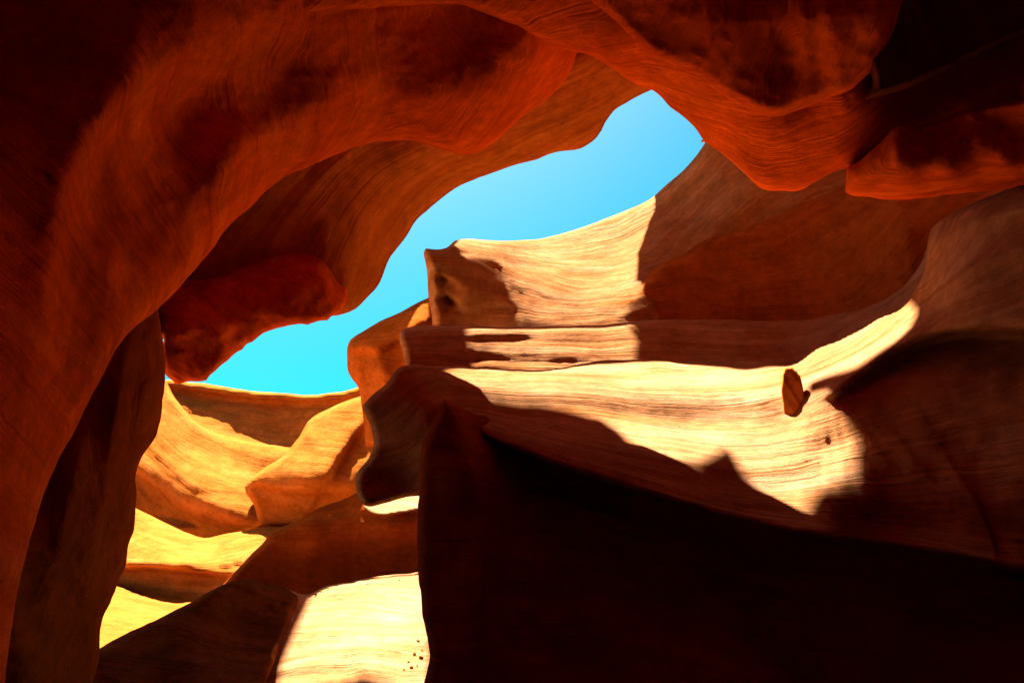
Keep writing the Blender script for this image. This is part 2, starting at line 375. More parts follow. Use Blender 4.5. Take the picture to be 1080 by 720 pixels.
# ---- middle left: deeper overhang with the lump under it
Rock("hanging_lump", [(120,300),(140,345),(171,352),(172,372),(174,394),(180,401),(190,404),(200,402),(212,402),(222,397),(235,385),(250,372),(266,360),(285,350),(300,343),(330,341),(345,337),(355,332),(372,300),(380,240),(330,180,1),(250,200)],
     [(170,350,6.7),(180,400,6.9),(222,396,6.9),(266,360,7.0),(300,343,7.0),(350,334,7.1),(260,310,6.7),(320,300,6.75),(220,340,6.65),(340,260,7.2),(200,300,6.9),(300,230,7.3),(350,220,7.6),(240,260,7.2)],
     folds=[([(378,318),(352,300),(345,275),(325,262),(295,266),(262,278),(225,296),(200,312)],'step',[0.1,0.2,0.25,0.28,0.28,0.28,0.25,0.1],10,60,7),
            ([(352,262),(338,280),(345,300),(352,328)],'ridge',[0.0,0.12,0.12,0.05],12,16,5),([(210,300),(190,340),(178,385)],'ridge',[0.0,0.12,0.05],14,20,6)],
     bedn=(0.5,0.2,1), rib=0.03, ribf=1.6, rw=5, rd=0.2, thick=0.7, chip=0.05, lump=0.10, lumpf=1.3, jag=1.7, jagf=0.28, mat=SMOOTH, seed=43,
     label="red rounded lump hanging low at the left of the sky with a crumbly lower edge", cat="hanging rock")
Rock("inner_overhang", [(355,332),(370,328),(380,322),(386,316),(400,298),(412,271),(425,254),(440,232),(460,213),(487,195),(512,185),(540,175),(560,170),(590,160),(612,157),(621,152),(630,145),(638,130),(648,117),(660,109),(678,99),(690,94),
      (740,60),(760,-60,1),(600,-60,1),(400,60,1),(200,170,1),(110,300),(130,345),(250,345),(320,330)],
     [(360,328,7.5),(386,316,7.7),(412,271,7.9),(440,232,8.1),(487,195,8.2),(560,170,8.1),(612,157,7.9),(638,130,7.6),(680,98,7.2),(680,50,6.7),(750,-40,6.2),(620,60,6.6),(600,-40,6.0),(600,100,6.9),(560,140,7.3),(500,165,7.35),(450,175,7.2),(400,190,7.0),(380,250,7.2),(340,300,7.3),(300,250,7.0),(300,200,6.6),(400,130,6.5),(500,100,6.4),(250,300,7.3),(150,310,7.0)],
     folds=[([(520,164),(480,172),(445,183),(415,204),(392,232),(378,265),(365,300),(352,330)],'ridge',[0.05,0.14,0.18,0.2,0.2,0.18,0.14,0.08],18,40,5),
            ([(640,120),(600,140),(560,150),(520,164)],'ridge',[0.0,0.1,0.1,0.06],14,20,5),
            ([(405,275),(392,295),(386,312)],'ridge',[0.0,0.04,0.03],6,8,3)],
     bed=[([(400,175),(350,230),(320,300)],0.0),([(520,150),(440,182),(392,232),(352,330)],0.8),([(640,115),(540,160),(450,208),(410,260),(376,325)],1.7),([(690,100),(560,175),(440,240),(390,320)],2.6)],
     rib=0.02, ribf=1.6, rw=9, rd=0.4, thick=0.8, lump=0.05, lumpf=0.9, jag=0.7, mat=AMBER, seed=47,
     label="brown orange inner overhang sweeping along the left rim of the blue sky", cat="rock overhang")
# ---- draped dark foot of the left wall
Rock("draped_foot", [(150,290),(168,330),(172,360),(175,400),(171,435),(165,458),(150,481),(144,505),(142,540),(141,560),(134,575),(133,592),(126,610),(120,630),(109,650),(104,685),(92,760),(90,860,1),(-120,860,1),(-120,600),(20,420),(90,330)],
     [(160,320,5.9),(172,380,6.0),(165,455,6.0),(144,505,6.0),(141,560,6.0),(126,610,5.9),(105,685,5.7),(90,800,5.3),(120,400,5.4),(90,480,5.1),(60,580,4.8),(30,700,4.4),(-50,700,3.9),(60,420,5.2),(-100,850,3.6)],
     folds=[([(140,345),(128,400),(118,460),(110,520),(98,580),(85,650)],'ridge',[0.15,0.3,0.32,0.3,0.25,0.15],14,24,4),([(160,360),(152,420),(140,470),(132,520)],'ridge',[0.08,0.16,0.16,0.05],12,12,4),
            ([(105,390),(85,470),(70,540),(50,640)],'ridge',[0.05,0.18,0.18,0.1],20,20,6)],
     bedn=(1,0.3,0.2), rib=0.03, ribf=1.5, rw=10, rd=0.4, thick=0.8, lump=0.1, lumpf=1.3, jag=1.8, jagf=0.05, chip=0.035, mat=SHADE_RED, seed=53,  # foot darkened in colour for the shade it stands in
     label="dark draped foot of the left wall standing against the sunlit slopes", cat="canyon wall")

# ---- right side, from the back forward
Rock("ribbed_cliff", [(449,262),(456,263),(466,263),(472,261),(479,254),(490,252),(507,253),(525,254),(560,253),(590,247),(625,236),(660,222),(690,207),(703,195),(720,180),(735,163),(745,149),(765,120),(820,90),(960,100),(1000,200),(940,330),(800,370,1),(452,370,1),(456,345),(455,330),(452,315),(450,285)],
     [(460,345,10.4),(560,345,9.8),(640,335,9.9),(680,303,10.3),(456,268,9.95),(472,263,10.3),(490,255,11.9),(510,262,11.6),(560,256,14.0),(625,239,14.8),(690,210,14.6),(745,152,13.4),(820,120,12.8),(530,285,10.9),(560,296,11.0),(600,305,10.9),(560,320,10.3),(600,280,12.4),(650,270,12.9),(700,250,12.5),(780,215,11.6),(860,200,10.8),
      (453,285,10.05),(455,300,10.15),(500,285,10.2),(500,300,10.35),(480,320,10.35),(515,325,10.4),(500,345,10.5),(520,340,10.35),(950,200,10),(700,300,10.8),(850,320,10.6)],
     folds=[([(450,262),(475,266),(500,272),(528,281),(536,297),(552,307),(590,318),(650,327)],'step',[0.05,0.2,0.25,0.2,0.1,0.07,0.04,0.0],10,26,3),
            ([(456,295),(465,291),(476,296)],'step',[0.1,0.5,0.15],6,8,2.5),([(458,318),(470,312),(484,322)],'step',[0.15,0.6,0.15],6,11,2.5),
            ([(452,266),(460,290),(462,320),(464,345)],'ridge',[0.05,0.1,0.1,0.05],5,12,3),([(500,275),(494,300),(497,330)],'ridge',[0.05,0.12,0.05],12,16,4)],
     bed=[([(452,345),(560,348),(680,335)],0.0),([(456,300),(530,300),(600,318),(680,308),(760,250)],0.8),([(470,264),(540,278),(610,295),(672,285),(740,225)],1.5),([(485,255),(560,262),(625,262),(690,235),(755,175)],2.3),([(490,250),(560,252),(625,236),(690,207),(745,149)],3.2)],
     rib=0.09, ribf=1.9, rw=7, rd=0.8, thick=1.0, lump=0.05, lumpf=0.8, jag=0.5, mat=PALE, seed=61, push=0.9,
     label="ribbed wall with a blunt head, sweeping up right to the sky edge, half in sun", cat="canyon wall")
Rock("bowl_cliff", [(630,348),(650,335),(664,320),(674,304),(685,288),(700,277),(717,270),(740,255),(774,244),(800,234),(822,225),(850,213),(875,204),(930,170),(1060,120),(1120,260),(1000,380,1),(640,375,1)],
     [(645,345,9.9),(760,338,9.6),(850,338,9.3),(940,312,8.4),(674,305,10.2),(685,288,10.4),(740,254,10.6),(822,225,10.3),(875,204,10.0),(930,180,9.4),(1050,180,7.8),(760,300,10.1),(850,285,9.8),(920,255,9.0),(970,235,8.3),(1000,280,7.9),(760,270,10.4),(1000,360,7.6)],
     folds=[([(960,270),(950,235),(945,190)],'ridge',[0.1,0.2,0.1],40,16,6)],
     bed=[([(640,345),(760,345),(900,330),(980,250)],0.0),([(690,290),(760,300),(860,285),(950,210)],1.0),([(690,285),(740,254),(822,225),(900,190)],2.0)],
     rib=0.03, ribf=2.0, rw=9, rd=0.6, thick=0.8, lump=0.07, lumpf=0.8, jag=0.4, mat=ROCK, seed=67, push=0.8,
     label="shaded red bowl of smooth wall under the arch on the right", cat="canyon wall")
Rock("rock_outcrop", [(462,310),(450,315),(435,322),(420,330),(406,336),(395,342),(381,350),(370,358),(366,366),(366,378),(367,392),(372,400),(378,408),(381,425),(386,470,1),(500,480,1),(500,330)],
     [(450,318,15.2),(400,342,15.0),(370,360,14.8),(367,390,14.6),(380,420,14.5),(410,370,13.8),(395,372,13.9),(405,400,13.9),(390,410,14.2),(440,350,13.8),(430,380,13.7),(450,440,14),(385,365,14.3)],
     folds=[([(366,374),(384,370),(396,372),(420,360),(450,340)],'step',[0.2,0.5,0.5,0.4,0.2],10,40,3),([(394,371),(402,385),(406,410)],'ridge',[0.1,0.3,0.2],14,10,3),([(440,322),(444,335),(430,350)],'ridge',[0.1,0.2,0.1],8,8,3)],
     bedn=(0.25,0.2,1), rib=0.06, ribf=1.6, rw=6, rd=0.7, thick=1.6, lump=0.08, lumpf=0.8, jag=0.5, mat=ROCK, seed=71, push=1.0,
     label="knobbly purple topped outcrop with an orange face below the left end of the ribbed wall", cat="rock outcrop")
Rock("middle_ledge", [(421,352),(424,347),(430,345),(445,343),(460,343),(492,343),(520,345),(560,345),(600,344),(640,342),(672,339),(720,337),(760,337),(810,338),(850,337),(890,330),(920,322),(943,310),(962,292),(974,272),(979,255),(982,243),(1040,230),(1080,300),(1000,420,1),(440,420,1),(428,385),(424,368)],
     [(430,348,8.75),(492,344,8.9),(560,346,9.2),(640,343,9.35),(700,339,9.4),(760,338,9.3),(850,338,9.0),(920,322,8.3),(962,292,7.7),(982,245,7.3),(430,395,8.1),(500,395,8.1),(560,395,8.15),(640,390,8.3),(700,388,8.35),(790,388,8.25),(840,388,8.0),(920,355,7.4),(960,325,7.1),(1000,300,6.8),(500,365,8.5),(580,365,8.7),(680,362,8.8),(780,360,8.7),(425,360,8.5)],
     folds=[([(422,355),(432,362),(434,375),(430,392)],'ridge',[0.1,0.15,0.12,0.1],6,14,3)],
     bed=[([(425,390),(560,400),(700,392),(840,392),(960,335)],0.0),([(425,365),(500,362),(600,368),(700,366),(840,366),(960,300)],1.0),([(425,347),(500,344),(600,344),(700,338),(850,337),(980,245)],2.0)],
     rib=0.06, ribf=2.0, rw=6, rd=0.45, thick=0.9, lump=0.06, lumpf=1.0, jag=0.6, mat=PALE, seed=73, push=0.6,
     label="long layered middle ledge with a dark blunt nose, between ribbed wall and broad bright shelf", cat="rock ledge")
# ---- broad ledge and right hand slope: bright shelf, steep riser, second shelf, steep apron down to the rim
LEDGE_PTS = [(425,388,6.75),(385,430,6.55),(395,470,6.4),(380,505,6.4),(430,440,6.2),(430,510,6.3),(460,425,6.2),(415,410,6.5),
      (860,370,7.2),(905,349,7.2),(955,322,7.0),(978,255,6.6),(1030,214,6.0),(1100,190,5.3),(1280,160,4.3),(880,390,6.4),(920,370,6.2),(960,345,6.1),(1000,300,5.8),(1060,270,5.2),(1060,345,4.85),(940,420,5.5),(870,420,6.0),(1050,440,4.7),(1150,350,4.2),(1150,480,4.1),(1280,450,3.6),
      (900,562,4.95),(1000,580,4.6),(1150,600,4.1),(1250,660,3.7),(915,505,5.2),(970,500,5.0)]
for xx in range(475, 836, 21):
    kx = lambda ys: float(np.interp(xx, (470, 560, 640, 720, 790, 836), ys))
    vt, vl, vb = kx((387,391,382,381,381,384)), kx((402,410,411,416,416,412)), kx((418,428,438,449,450,447))
    dl = kx((6.75,6.9,6.95,6.9,6.75,6.7)); db = sloped(vl, dl, vb, 56)
    LEDGE_PTS += [(xx, vl, dl), (xx, (vl + vb) / 2, (dl + db) / 2), (xx, vb, db)]
    LEDGE_PTS += [(xx, vt, sloped(vl, dl, vt, kx((40,38,35,35,36,42))))]
    v2 = vb + kx((26,34,42,34,26,24)); d2 = sloped(vb, db, v2, kx((44,40,37,38,42,46)))
    v3_ = kx((452,482,512,536,556,562)); d3 = sloped(v2, d2, v3_, kx((46,46,45,46,47,47)))
    LEDGE_PTS += [(xx, v2, d2)] + ([(xx, (v2 + v3_) / 2, (d2 + d3) / 2), (xx, v3_, d3)] if v3_ > v2 + 8 else [])
LEDGE_PTS += [(868, v2 + 6, d2 - .10), (872, (v2 + v3_) / 2 + 3, (d2 + d3) / 2 - .13), (878, v3_ + 4, d3 - .16)]
Rock("broad_ledge", [(425,386),(435,384),(455,386),(470,386),(500,386),(540,389),(580,390),(600,386),(620,382),(640,380),(670,379),(700,379),(730,381),(760,381),(790,380),(815,381),(836,383),(848,376),(860,368),(885,358),(905,347),(930,333),(948,325),(957,316),(966,302),(975,284),(978,264),(981,246),(990,234),(1010,222),(1030,212),(1055,203),(1080,195),(1150,180),(1300,150,1),(1300,690,1),
      (1100,610),(1000,588),(900,572),(800,556),(720,534),(650,512),(560,482),(510,462),(485,450),(478,470),(470,500),(455,520),(430,524),(405,530),(386,533),(376,518),(377,498),(385,488),(391,479),(394,464),(390,446),(383,428),(393,416),(408,404),(416,392)],
     LEDGE_PTS,
     folds=[([(850,420),(880,418),(905,400),(940,375),(1000,352),(1080,350)],'step',[0.0,0.3,0.55,0.75,0.8,0.8],60,95,4),
            ([(978,262),(1030,232),(1090,215)],'ridge',[0.1,0.2,0.16],14,20,4),([(960,320),(1020,285),(1090,255)],'ridge',[0.04,0.14,0.14],12,14,4)],
     bed=[([(470,386),(600,387),(700,379),(836,383),(957,316),(1030,212)],3.6),([(480,405),(600,412),(720,418),(830,405),(900,375),(1000,300),(1080,240)],3.0),([(480,425),(600,430),(720,448),(850,445),(950,400),(1080,340)],2.2),([(480,440),(600,470),(700,490),(800,505),(900,490),(1080,450)],1.3),([(500,455),(650,505),(800,548),(1000,580),(1150,600)],0.3),([(385,430),(420,400)],3.4),([(380,505),(450,470)],1.6)],
     rib=0.012, ribf=2.0, rw=7, rd=0.4, thick=0.5, chip=0.009, lump=0.035, lumpf=1.1, jag=0.9, mat=PALE, seed=79, c=19.0,
     label="broad bright ledge sloping down to the dark lower wall and rising to the right edge", cat="rock ledge")
Rock("standing_chip", [(825,394,1),(828,388,1),(835,387,1),(840,392,1),(844,396,1),(847,408,1),(849,420,1),(843,430),(835,440),(828,447,1),(826,430),(824,410)],
     [(px, py, yy / (CP - (360.0 - py) / F_PX * SP)) for px, py, yy in ((825,393,6.06),(836,388,6.03),(848,408,5.99),(848,421,6.00),(828,445,6.13),(836,412,6.03),(826,425,6.11))],
     bedn=(1,0,0.3), rib=0.015, ribf=6, rw=1.6, rd=0.03, thick=0.10, lump=0.012, lumpf=4, jag=0.5, jagf=0.3, chip=0.01, step=1.0, mat=AMBER, seed=83,
     label="small orange chip of rock standing upright on the sunlit ledge", cat="rock chip")
Rock("dark_cliff", [(469,421,1),(490,432),(540,440),(640,470),(800,520),(1000,550),(1260,570,1),(1260,880,1),(440,880,1),(444,760),(446,722),(453,690),(449,665),(444,628),(440,580),(442,520),(446,468),(456,445)],
     [(469,423,5.75),(450,470,5.6),(442,540,5.4),(442,600,5.2),(449,665,4.9),(447,720,4.7),(500,480,5.5),(520,465,6.0),(560,485,6.1),(650,515,5.95),(720,538,5.85),(800,560,5.7),(900,575,5.35),(1000,590,5.0),(1200,620,4.5),
      (560,520,5.8),(650,560,5.65),(800,610,5.5),(1000,640,5.0),(600,620,5.2),(600,720,4.75),(800,720,4.6),(1080,720,4.2),(500,600,5.05),(500,860,4.2),(800,860,4.1),(1200,860,3.6)],
     folds=[([(470,424),(490,470),(508,530),(512,600),(500,680)],'ridge',[0.1,0.2,0.2,0.15,0.05],14,26,5)],
     bed=[([(460,460),(600,500),(800,570),(1100,620)],2.0),([(450,600),(600,600),(800,650),(1100,700)],1.0),([(450,740),(700,760),(1100,800)],0.0)],
     rib=0.035, ribf=2.5, rw=9, rd=0.4, thick=0.9, lump=0.07, lumpf=1.1, jag=1.2, mat=SHADE_RED, seed=89,  # shade below the ledge is put into this dark red
     label="near black lower wall filling the bottom right below the broad ledge", cat="canyon wall")

# ---- lower left: shaded ledge, sunlit floor bench
Rock("shaded_ledge", [(226,630),(237,616),(250,600),(262,588),(272,578),(286,563),(300,556),(315,548),(330,540),(345,533),(360,528),(375,520),(400,516),(440,512),(500,505),(500,680,1),(230,680,1)],
     [(240,620,9.6),(272,580,10.2),(300,558,10.6),(330,542,10.9),(375,522,11.3),(440,514,11.6),(385,540,10.3),(440,536,10.3),(330,570,10.4),(300,610,10.5),(380,580,10.5),(440,580,10.55),(350,625,10.75),(440,610,10.8),(260,640,10.1)],
     folds=[([(360,536),(385,540),(402,541),(440,535),(480,530)],'step',[0.0,0.25,0.3,0.3,0.2],8,60,3)],
     bedn=(0.1,0.4,1), rib=0.03, ribf=1.5, rw=8, rd=0.5, thick=0.8, lump=0.06, lumpf=0.9, jag=1.2, mat=SHADE_RED, seed=97, push=0.9,  # dark red carries the ledge's shade in its colour
     label="shaded red ledge above the bright floor bench, sunlit sliver on its top", cat="rock ledge")
Rock("rock_bench", [(-60,790),(40,722),(75,703),(105,684),(125,672),(150,660),(180,645),(210,630),(237,617),(262,614),(300,620),(322,627),(345,617),(370,613),(395,608),(440,603),(520,596),(520,860,1),(-60,860,1)],
     [(40,724,6.3),(105,686,7.0),(180,647,7.9),(237,620,8.4),(290,625,8.95),(322,628,9.3),(395,610,9.7),(440,606,9.8),(370,660,8.1),(440,660,8.1),(370,720,6.8),(440,720,6.8),(250,680,7.8),(180,720,7.1),(250,720,7.3),(300,850,5.6),(100,800,6.2),(0,850,5.6),(500,850,5.0)],
     folds=[([(300,682),(360,688),(420,690),(460,680)],'step',[0.0,0.04,0.06,0.03],8,30,6)],
     bedn=(0.05,0.35,1), rib=0.03, ribf=2.2, rw=6, rd=0.4, thick=0.8, lump=0.05, lumpf=1.3, jag=1.0, mat=PALE, seed=101,
     label="low bench of bright sunlit yellow rock at the bottom, left of the black cliff", cat="rock bench")

Rock("bench_shade", [(-60,800),(40,722),(75,703),(105,684),(125,672),(150,660),(180,645),(210,630),(237,615),(258,610),(282,615),(304,622),(313,628),(307,652),(295,683),(282,716),(271,760),(262,860,1),(-60,860,1)],
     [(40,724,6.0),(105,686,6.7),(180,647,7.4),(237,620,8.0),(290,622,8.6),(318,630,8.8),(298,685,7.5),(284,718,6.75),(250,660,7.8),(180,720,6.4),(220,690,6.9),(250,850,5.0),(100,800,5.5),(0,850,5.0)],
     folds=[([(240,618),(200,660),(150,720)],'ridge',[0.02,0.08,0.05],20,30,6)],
     bedn=(0.05,0.35,1), rib=0.04, ribf=2.0, rw=7, rd=0.3, thick=0.3, lump=0.06, lumpf=1.3, jag=1.0, mat=SHADE_DARK, seed=131,  # black layer over the bench's left part, painting in its shadow
     label="shaded left part of the bench at the bottom left, its shade put into black rock", cat="bench shade")

_sl = ROCKS["shaded_ledge"]
Rock("sunlit_lip", [(383,534,1),(388,530),(398,527),(420,523),(440,520),(475,517,1),(475,533),(455,535),(440,537),(420,541),(402,543),(390,540)],
     [(x, y, float(_sl.depth(np.array([x * 1.0]), np.array([y * 1.0]))[0]) - o) for x, y, o in ((386,534,.12),(400,527,.10),(440,521,.10),(475,518,.1),(470,532,.35),(440,535,.38),(402,541,.36),(420,530,.22))],
     bedn=(0.1,0.3,1), rib=0.02, ribf=2, rw=3, rd=0.12, thick=0.15, lump=0.03, lumpf=1.5, jag=0.5, step=1.5, mat=PALE, seed=137,  # pale copy of the ledge's lip: sunlight put into the colour
     label="thin sunlit lip of the shaded red ledge, its sunlight put into pale rock", cat="rock slab")

# ---- far side: sunlit slopes seen through the gap
Rock("distant_cliff", [(60,380),(150,397),(190,402),(205,403),(225,406),(260,411),(300,415),(335,416),(360,413),(378,408),(400,400),(460,395),(460,560,1),(60,560,1)],
     [(150,398,28),(205,405,28.2),(260,413,28.4),(300,417,28.4),(360,415,27.8),(400,402,27),(205,425,27.3),(260,428,27.4),(330,430,27.2),(300,470,26.4),(250,450,26.6),(360,460,26.2),(200,470,24),(300,500,24),(150,520,22),(400,520,24)],
     folds=[([(150,402),(205,412),(260,419),(300,422),(360,420),(400,410)],'step',[0.2,0.9,1.2,1.2,0.9,0.4],8,40,3)],
     bedn=(0.05,0.1,1), rib=0.16, ribf=0.7, rw=5, rd=1.2, thick=3, lump=0.05, lumpf=0.5, jag=0.7, mat=FAR, seed=103,
     label="farthest tan rim under the sky with a shaded hollow below its bright lip", cat="canyon rim")
Rock("far_slope", [(100,380),(150,392),(174,399),(182,415),(195,432),(210,447),(230,457),(250,462),(275,468),(300,471),(318,476),(330,500),(330,540),(275,553),(250,563),(215,569),(180,558),(142,536),(100,510)],
     [(150,395,25),(178,403,25),(230,458,23.4),(300,473,22.6),(200,440,23.4),(180,470,21.5),(230,500,20.6),(270,520,20.4),(310,500,21.5),(145,500,20.3),(190,538,19.6),(225,555,19.3),(270,551,19.3),(170,540,20.3),(215,565,20.3)],
     folds=[([(120,480),(145,501),(168,520),(190,539),(205,550),(225,556),(250,556),(275,552)],'step',[0.6,0.9,1.2,1.2,0.9,0.5,0.3,0.2],10,40,3),
            ([(180,415),(215,452),(262,476),(300,485)],'ridge',[0.2,0.4,0.4,0.2],14,22,5)],
     bed=[([(150,400),(230,458),(300,472)],3.0),([(140,440),(200,490),(280,515)],1.6),([(140,490),(200,540),(270,553)],0.0)],
     rib=0.05, ribf=1.3, rw=5, rd=1.0, thick=2, lump=0.08, lumpf=0.6, jag=0.6, mat=FAR, seed=107,
     label="large smooth sunlit yellow slope bulging out below the far rim", cat="rock slope")
Rock("split_boulder", [(258,513),(263,506),(271,499),(285,490),(300,480),(308,470),(316,460),(325,445),(335,437),(346,431),(365,423),(384,417),(420,410),(450,440),(450,570,1),(295,555),(275,552),(268,532)],
     [(259,512,17.6),(285,492,17.9),(316,462,18.6),(346,434,19.4),(385,420,19.6),(320,480,17.6),(300,500,17.0),(340,515,16.6),(375,515,16.8),(290,540,17.4),(350,545,17.2),(390,480,17.6),(350,460,18.2),(390,440,18.6),(430,460,18),(430,540,17)],
     folds=[([(258,508),(290,516),(337,520),(360,518),(380,510)],'step',[0.1,0.5,0.6,0.5,0.0],10,50,3),([(338,520),(355,492),(375,462),(392,438)],'step',[0.2,0.6,0.6,0.3],14,34,3),
            ([(328,444),(326,460),(338,470)],'ridge',[0.1,0.3,0.0],8,12,3)],
     bedn=(0.3,0.2,1), rib=0.06, ribf=1.2, rw=5, rd=0.9, thick=1.6, lump=0.07, lumpf=0.8, jag=0.6, mat=FAR, seed=109,
     label="big pinkish boulder with an orange shaded underside in front of the far rim", cat="boulder")
Rock("rippled_dune", [(80,500),(120,524),(142,535),(165,546),(182,555),(200,563),(215,567),(235,563),(255,560),(275,557),(290,555),(340,550),(360,640),(260,660),(235,640),(190,641),(150,634),(112,622),(80,640)],
     [(120,527,18.4),(180,557,17.6),(215,569,17.4),(290,558,17.2),(340,555,17),(140,570,16.2),(200,590,15.2),(260,585,15.4),(140,600,14.6),(190,604,14.4),(245,608,14.5),(150,628,14.8),(200,636,14.6),(300,620,14.5)],
     folds=[([(100,590),(125,600),(150,599),(185,602),(215,606),(250,609)],'step',[0.3,0.8,1.0,1.0,0.8,0.4],8,40,3),([(290,560),(240,578),(200,592),(165,598)],'ridge',[0.1,0.35,0.35,0.1],16,10,4),([(140,540),(165,560),(175,580)],'ridge',[0.1,0.25,0.1],10,14,4)],
     bed=[([(120,527),(180,557),(290,558)],2.4),([(130,570),(200,592),(290,575)],1.2),([(130,610),(200,620),(290,620)],0.0)],
     rib=0.08, ribf=1.8, rw=5, rd=0.8, thick=1.6, lump=0.08, lumpf=0.9, jag=0.6, mat=FAR, seed=113,
     label="rippled yellow slab below the smooth far slope with a shaded orange pocket", cat="rock slab")
Rock("far_apron", [(60,590),(95,606),(112,613),(135,622),(155,628),(185,634),(215,631),(240,622),(280,606),(320,594),(320,720,1),(60,720,1)],
     [(100,616,13.9),(150,634,13.5),(200,640,13.3),(240,630,13.5),(300,610,13.8),(110,650,11.6),(130,670,10.9),(180,665,11.2),(110,700,9.9),(250,680,10.8)],
     bedn=(0.1,0.3,1), rib=0.05, ribf=1.6, rw=5, rd=0.6, thick=1.2, lump=0.06, lumpf=0.9, jag=0.6, mat=FAR, seed=127,
     label="lowest sunlit apron of yellow rock beside the dark draped foot", cat="rock slope")
# ---- enclosing canyon behind the camera: walls and roof one stands under (never in the frame)
def shell():
    nu, nv = 150, 60
    az = np.linspace(math.radians(-47), math.radians(-313), nu)   # measured from +y, round the back
    el = np.linspace(math.radians(-32), math.radians(89), nv)
    A, E = np.meshgrid(az, el)
    def surf(r0):
        dirs = v3(np.sin(A) * np.cos(E), np.cos(A) * np.cos(E), np.sin(E))
        r = r0 + 0.7 * fbm(dirs * 1.6 + 5, 4, 3)
        r = r + 2.0 * np.clip(-np.cos(A), 0, 1) * np.cos(E) + 2.6 * np.clip((np.cos(A) + 0.1) / 0.78, 0, 1) * np.cos(E)
        return dirs * r[..., None] + np.array([0, 0, CAM_H])
    return surf
def grid_mesh(name, P, back, mat):
    H, W = P.shape[:2]; i = np.arange(H * W).reshape(H, W)
    q = np.stack([i[:-1, :-1], i[1:, :-1], i[1:, 1:], i[:-1, 1:]], -1).reshape(-1, 4); n = H * W
    V = np.concatenate([P.reshape(-1, 3), back.reshape(-1, 3)])
    rim = [];
    loop = list(i[0, :]) + list(i[1:, -1]) + list(i[-1, -2::-1]) + list(i[-2:0:-1, 0])
    for a, b in zip(loop, loop[1:] + loop[:1]): rim.append((a, b, b + n, a + n))
    Q = np.concatenate([q, q[:, ::-1] + n, np.array(rim)])
    me = bpy.data.meshes.new(name); me.from_pydata(V.tolist(), [], Q.tolist()); me.update()
    me.polygons.foreach_set("use_smooth", np.ones(len(Q), bool))
    a = me.attributes.new("strata", 'FLOAT', 'POINT'); a.data.foreach_set("value", (V @ np.array([0.1, 0.2, 0.97])).astype(np.float32))
    me.materials.append(mat); o = bpy.data.objects.new(name, me); COL.objects.link(o); return o
sf = shell()
so = grid_mesh("canyon_terrain", sf(4.6), sf(6.2), SMOOTH); so["kind"] = "structure"

# ---- unseen upper cliffs added to keep stray skylight out, behind and beside the shaft
def cliffs():
    line = spline([(-6.8, 10.8), (-7.3, 7), (-7.6, 2.4), (0, 1.2), (10, 0.8), (20, 2), (22, 12), (14, 12.8), (6.4, 12.0)], 0.4, closed=False)
    z = np.linspace(0, 1, 40); n = len(line)
    tg = np.gradient(line, axis=0); nm = np.stack([-tg[:, 1], tg[:, 0]], -1); nm /= np.linalg.norm(nm, axis=1)[:, None]
    z0 = np.interp(np.arange(n) / n, [0, 0.2, 0.3, 0.8, 1], [8.4, 7.4, 7.0, 6.0, 6.0])
    Zg = z0[None] + (18.6 - z0[None]) * z[:, None]
    P = np.stack([np.broadcast_to(line[:, 0], Zg.shape), np.broadcast_to(line[:, 1], Zg.shape), Zg], -1)
    w = 0.5 * fbm(P * 0.35, 4, 12) + 0.15 * noise3(v3(Zg * 2.2, P[..., 0] * .2, P[..., 1] * .2), 4)
    N3 = np.concatenate([nm, np.zeros((n, 1))], 1)[None]
    o = grid_mesh("skylight_block", P + N3 * w[..., None], P + N3 * (w[..., None] - 1.4), ROCK); o["kind"] = "structure"
cliffs()

# ---- added unseen roof slab, its slots cut to shape the sunlit patches
ROOF_Z = 18.0
def to_roof(P, z=None):
    t = ((ROOF_Z if z is None else z) - P[:, 2]) / SUN[2]; return P[:, :2] + t[:, None] * SUN[:2]
LIT = [
 ("ribbed_cliff", [(478,266),(483,258,.3),(488,252,1.6),(525,252,1.8),(590,245,1.8),(640,229,1.8),(690,205,1.8),(692,212),(684,240),(673,268),(671,300),(690,303),(676,318),(672,345),(560,340),(530,297),(528,280),(500,270)]),
 ("middle_ledge", [(494,340),(560,338),(672,333),(672,352),(669,388),(600,396),(500,396),(488,388)]),
 ("broad_ledge", [(466,402),(475,385),(540,387),(600,383),(700,376),(836,380),(850,368),(880,352),(930,326),(954,314),(967,329),(956,350),(921,375),(884,393),(852,404),(852,416),(880,424),(912,436),(903,460),(882,508),(858,520),(848,545),(822,553),(806,532),(792,512),(766,468),(752,478),(722,490),(692,498),(676,480),(656,456),(634,440),(600,430),(560,421),(510,412)]),
 ("rock_bench", [(329,628),(345,614),(440,601),(452,600),(452,735),(287,735),(292,720)]),
 ("sunlit_lip", [(378,538),(384,526),(400,521),(440,514),(480,510),(480,537),(440,541),(402,548)]),
]
SKYP = [(215,402),(390,330),(440,232),(600,158),(690,85),(768,136),(752,160),(732,184),(706,212),(660,238),(600,262),(560,270),(470,275),(440,335),(360,430),(120,470),(100,420)]
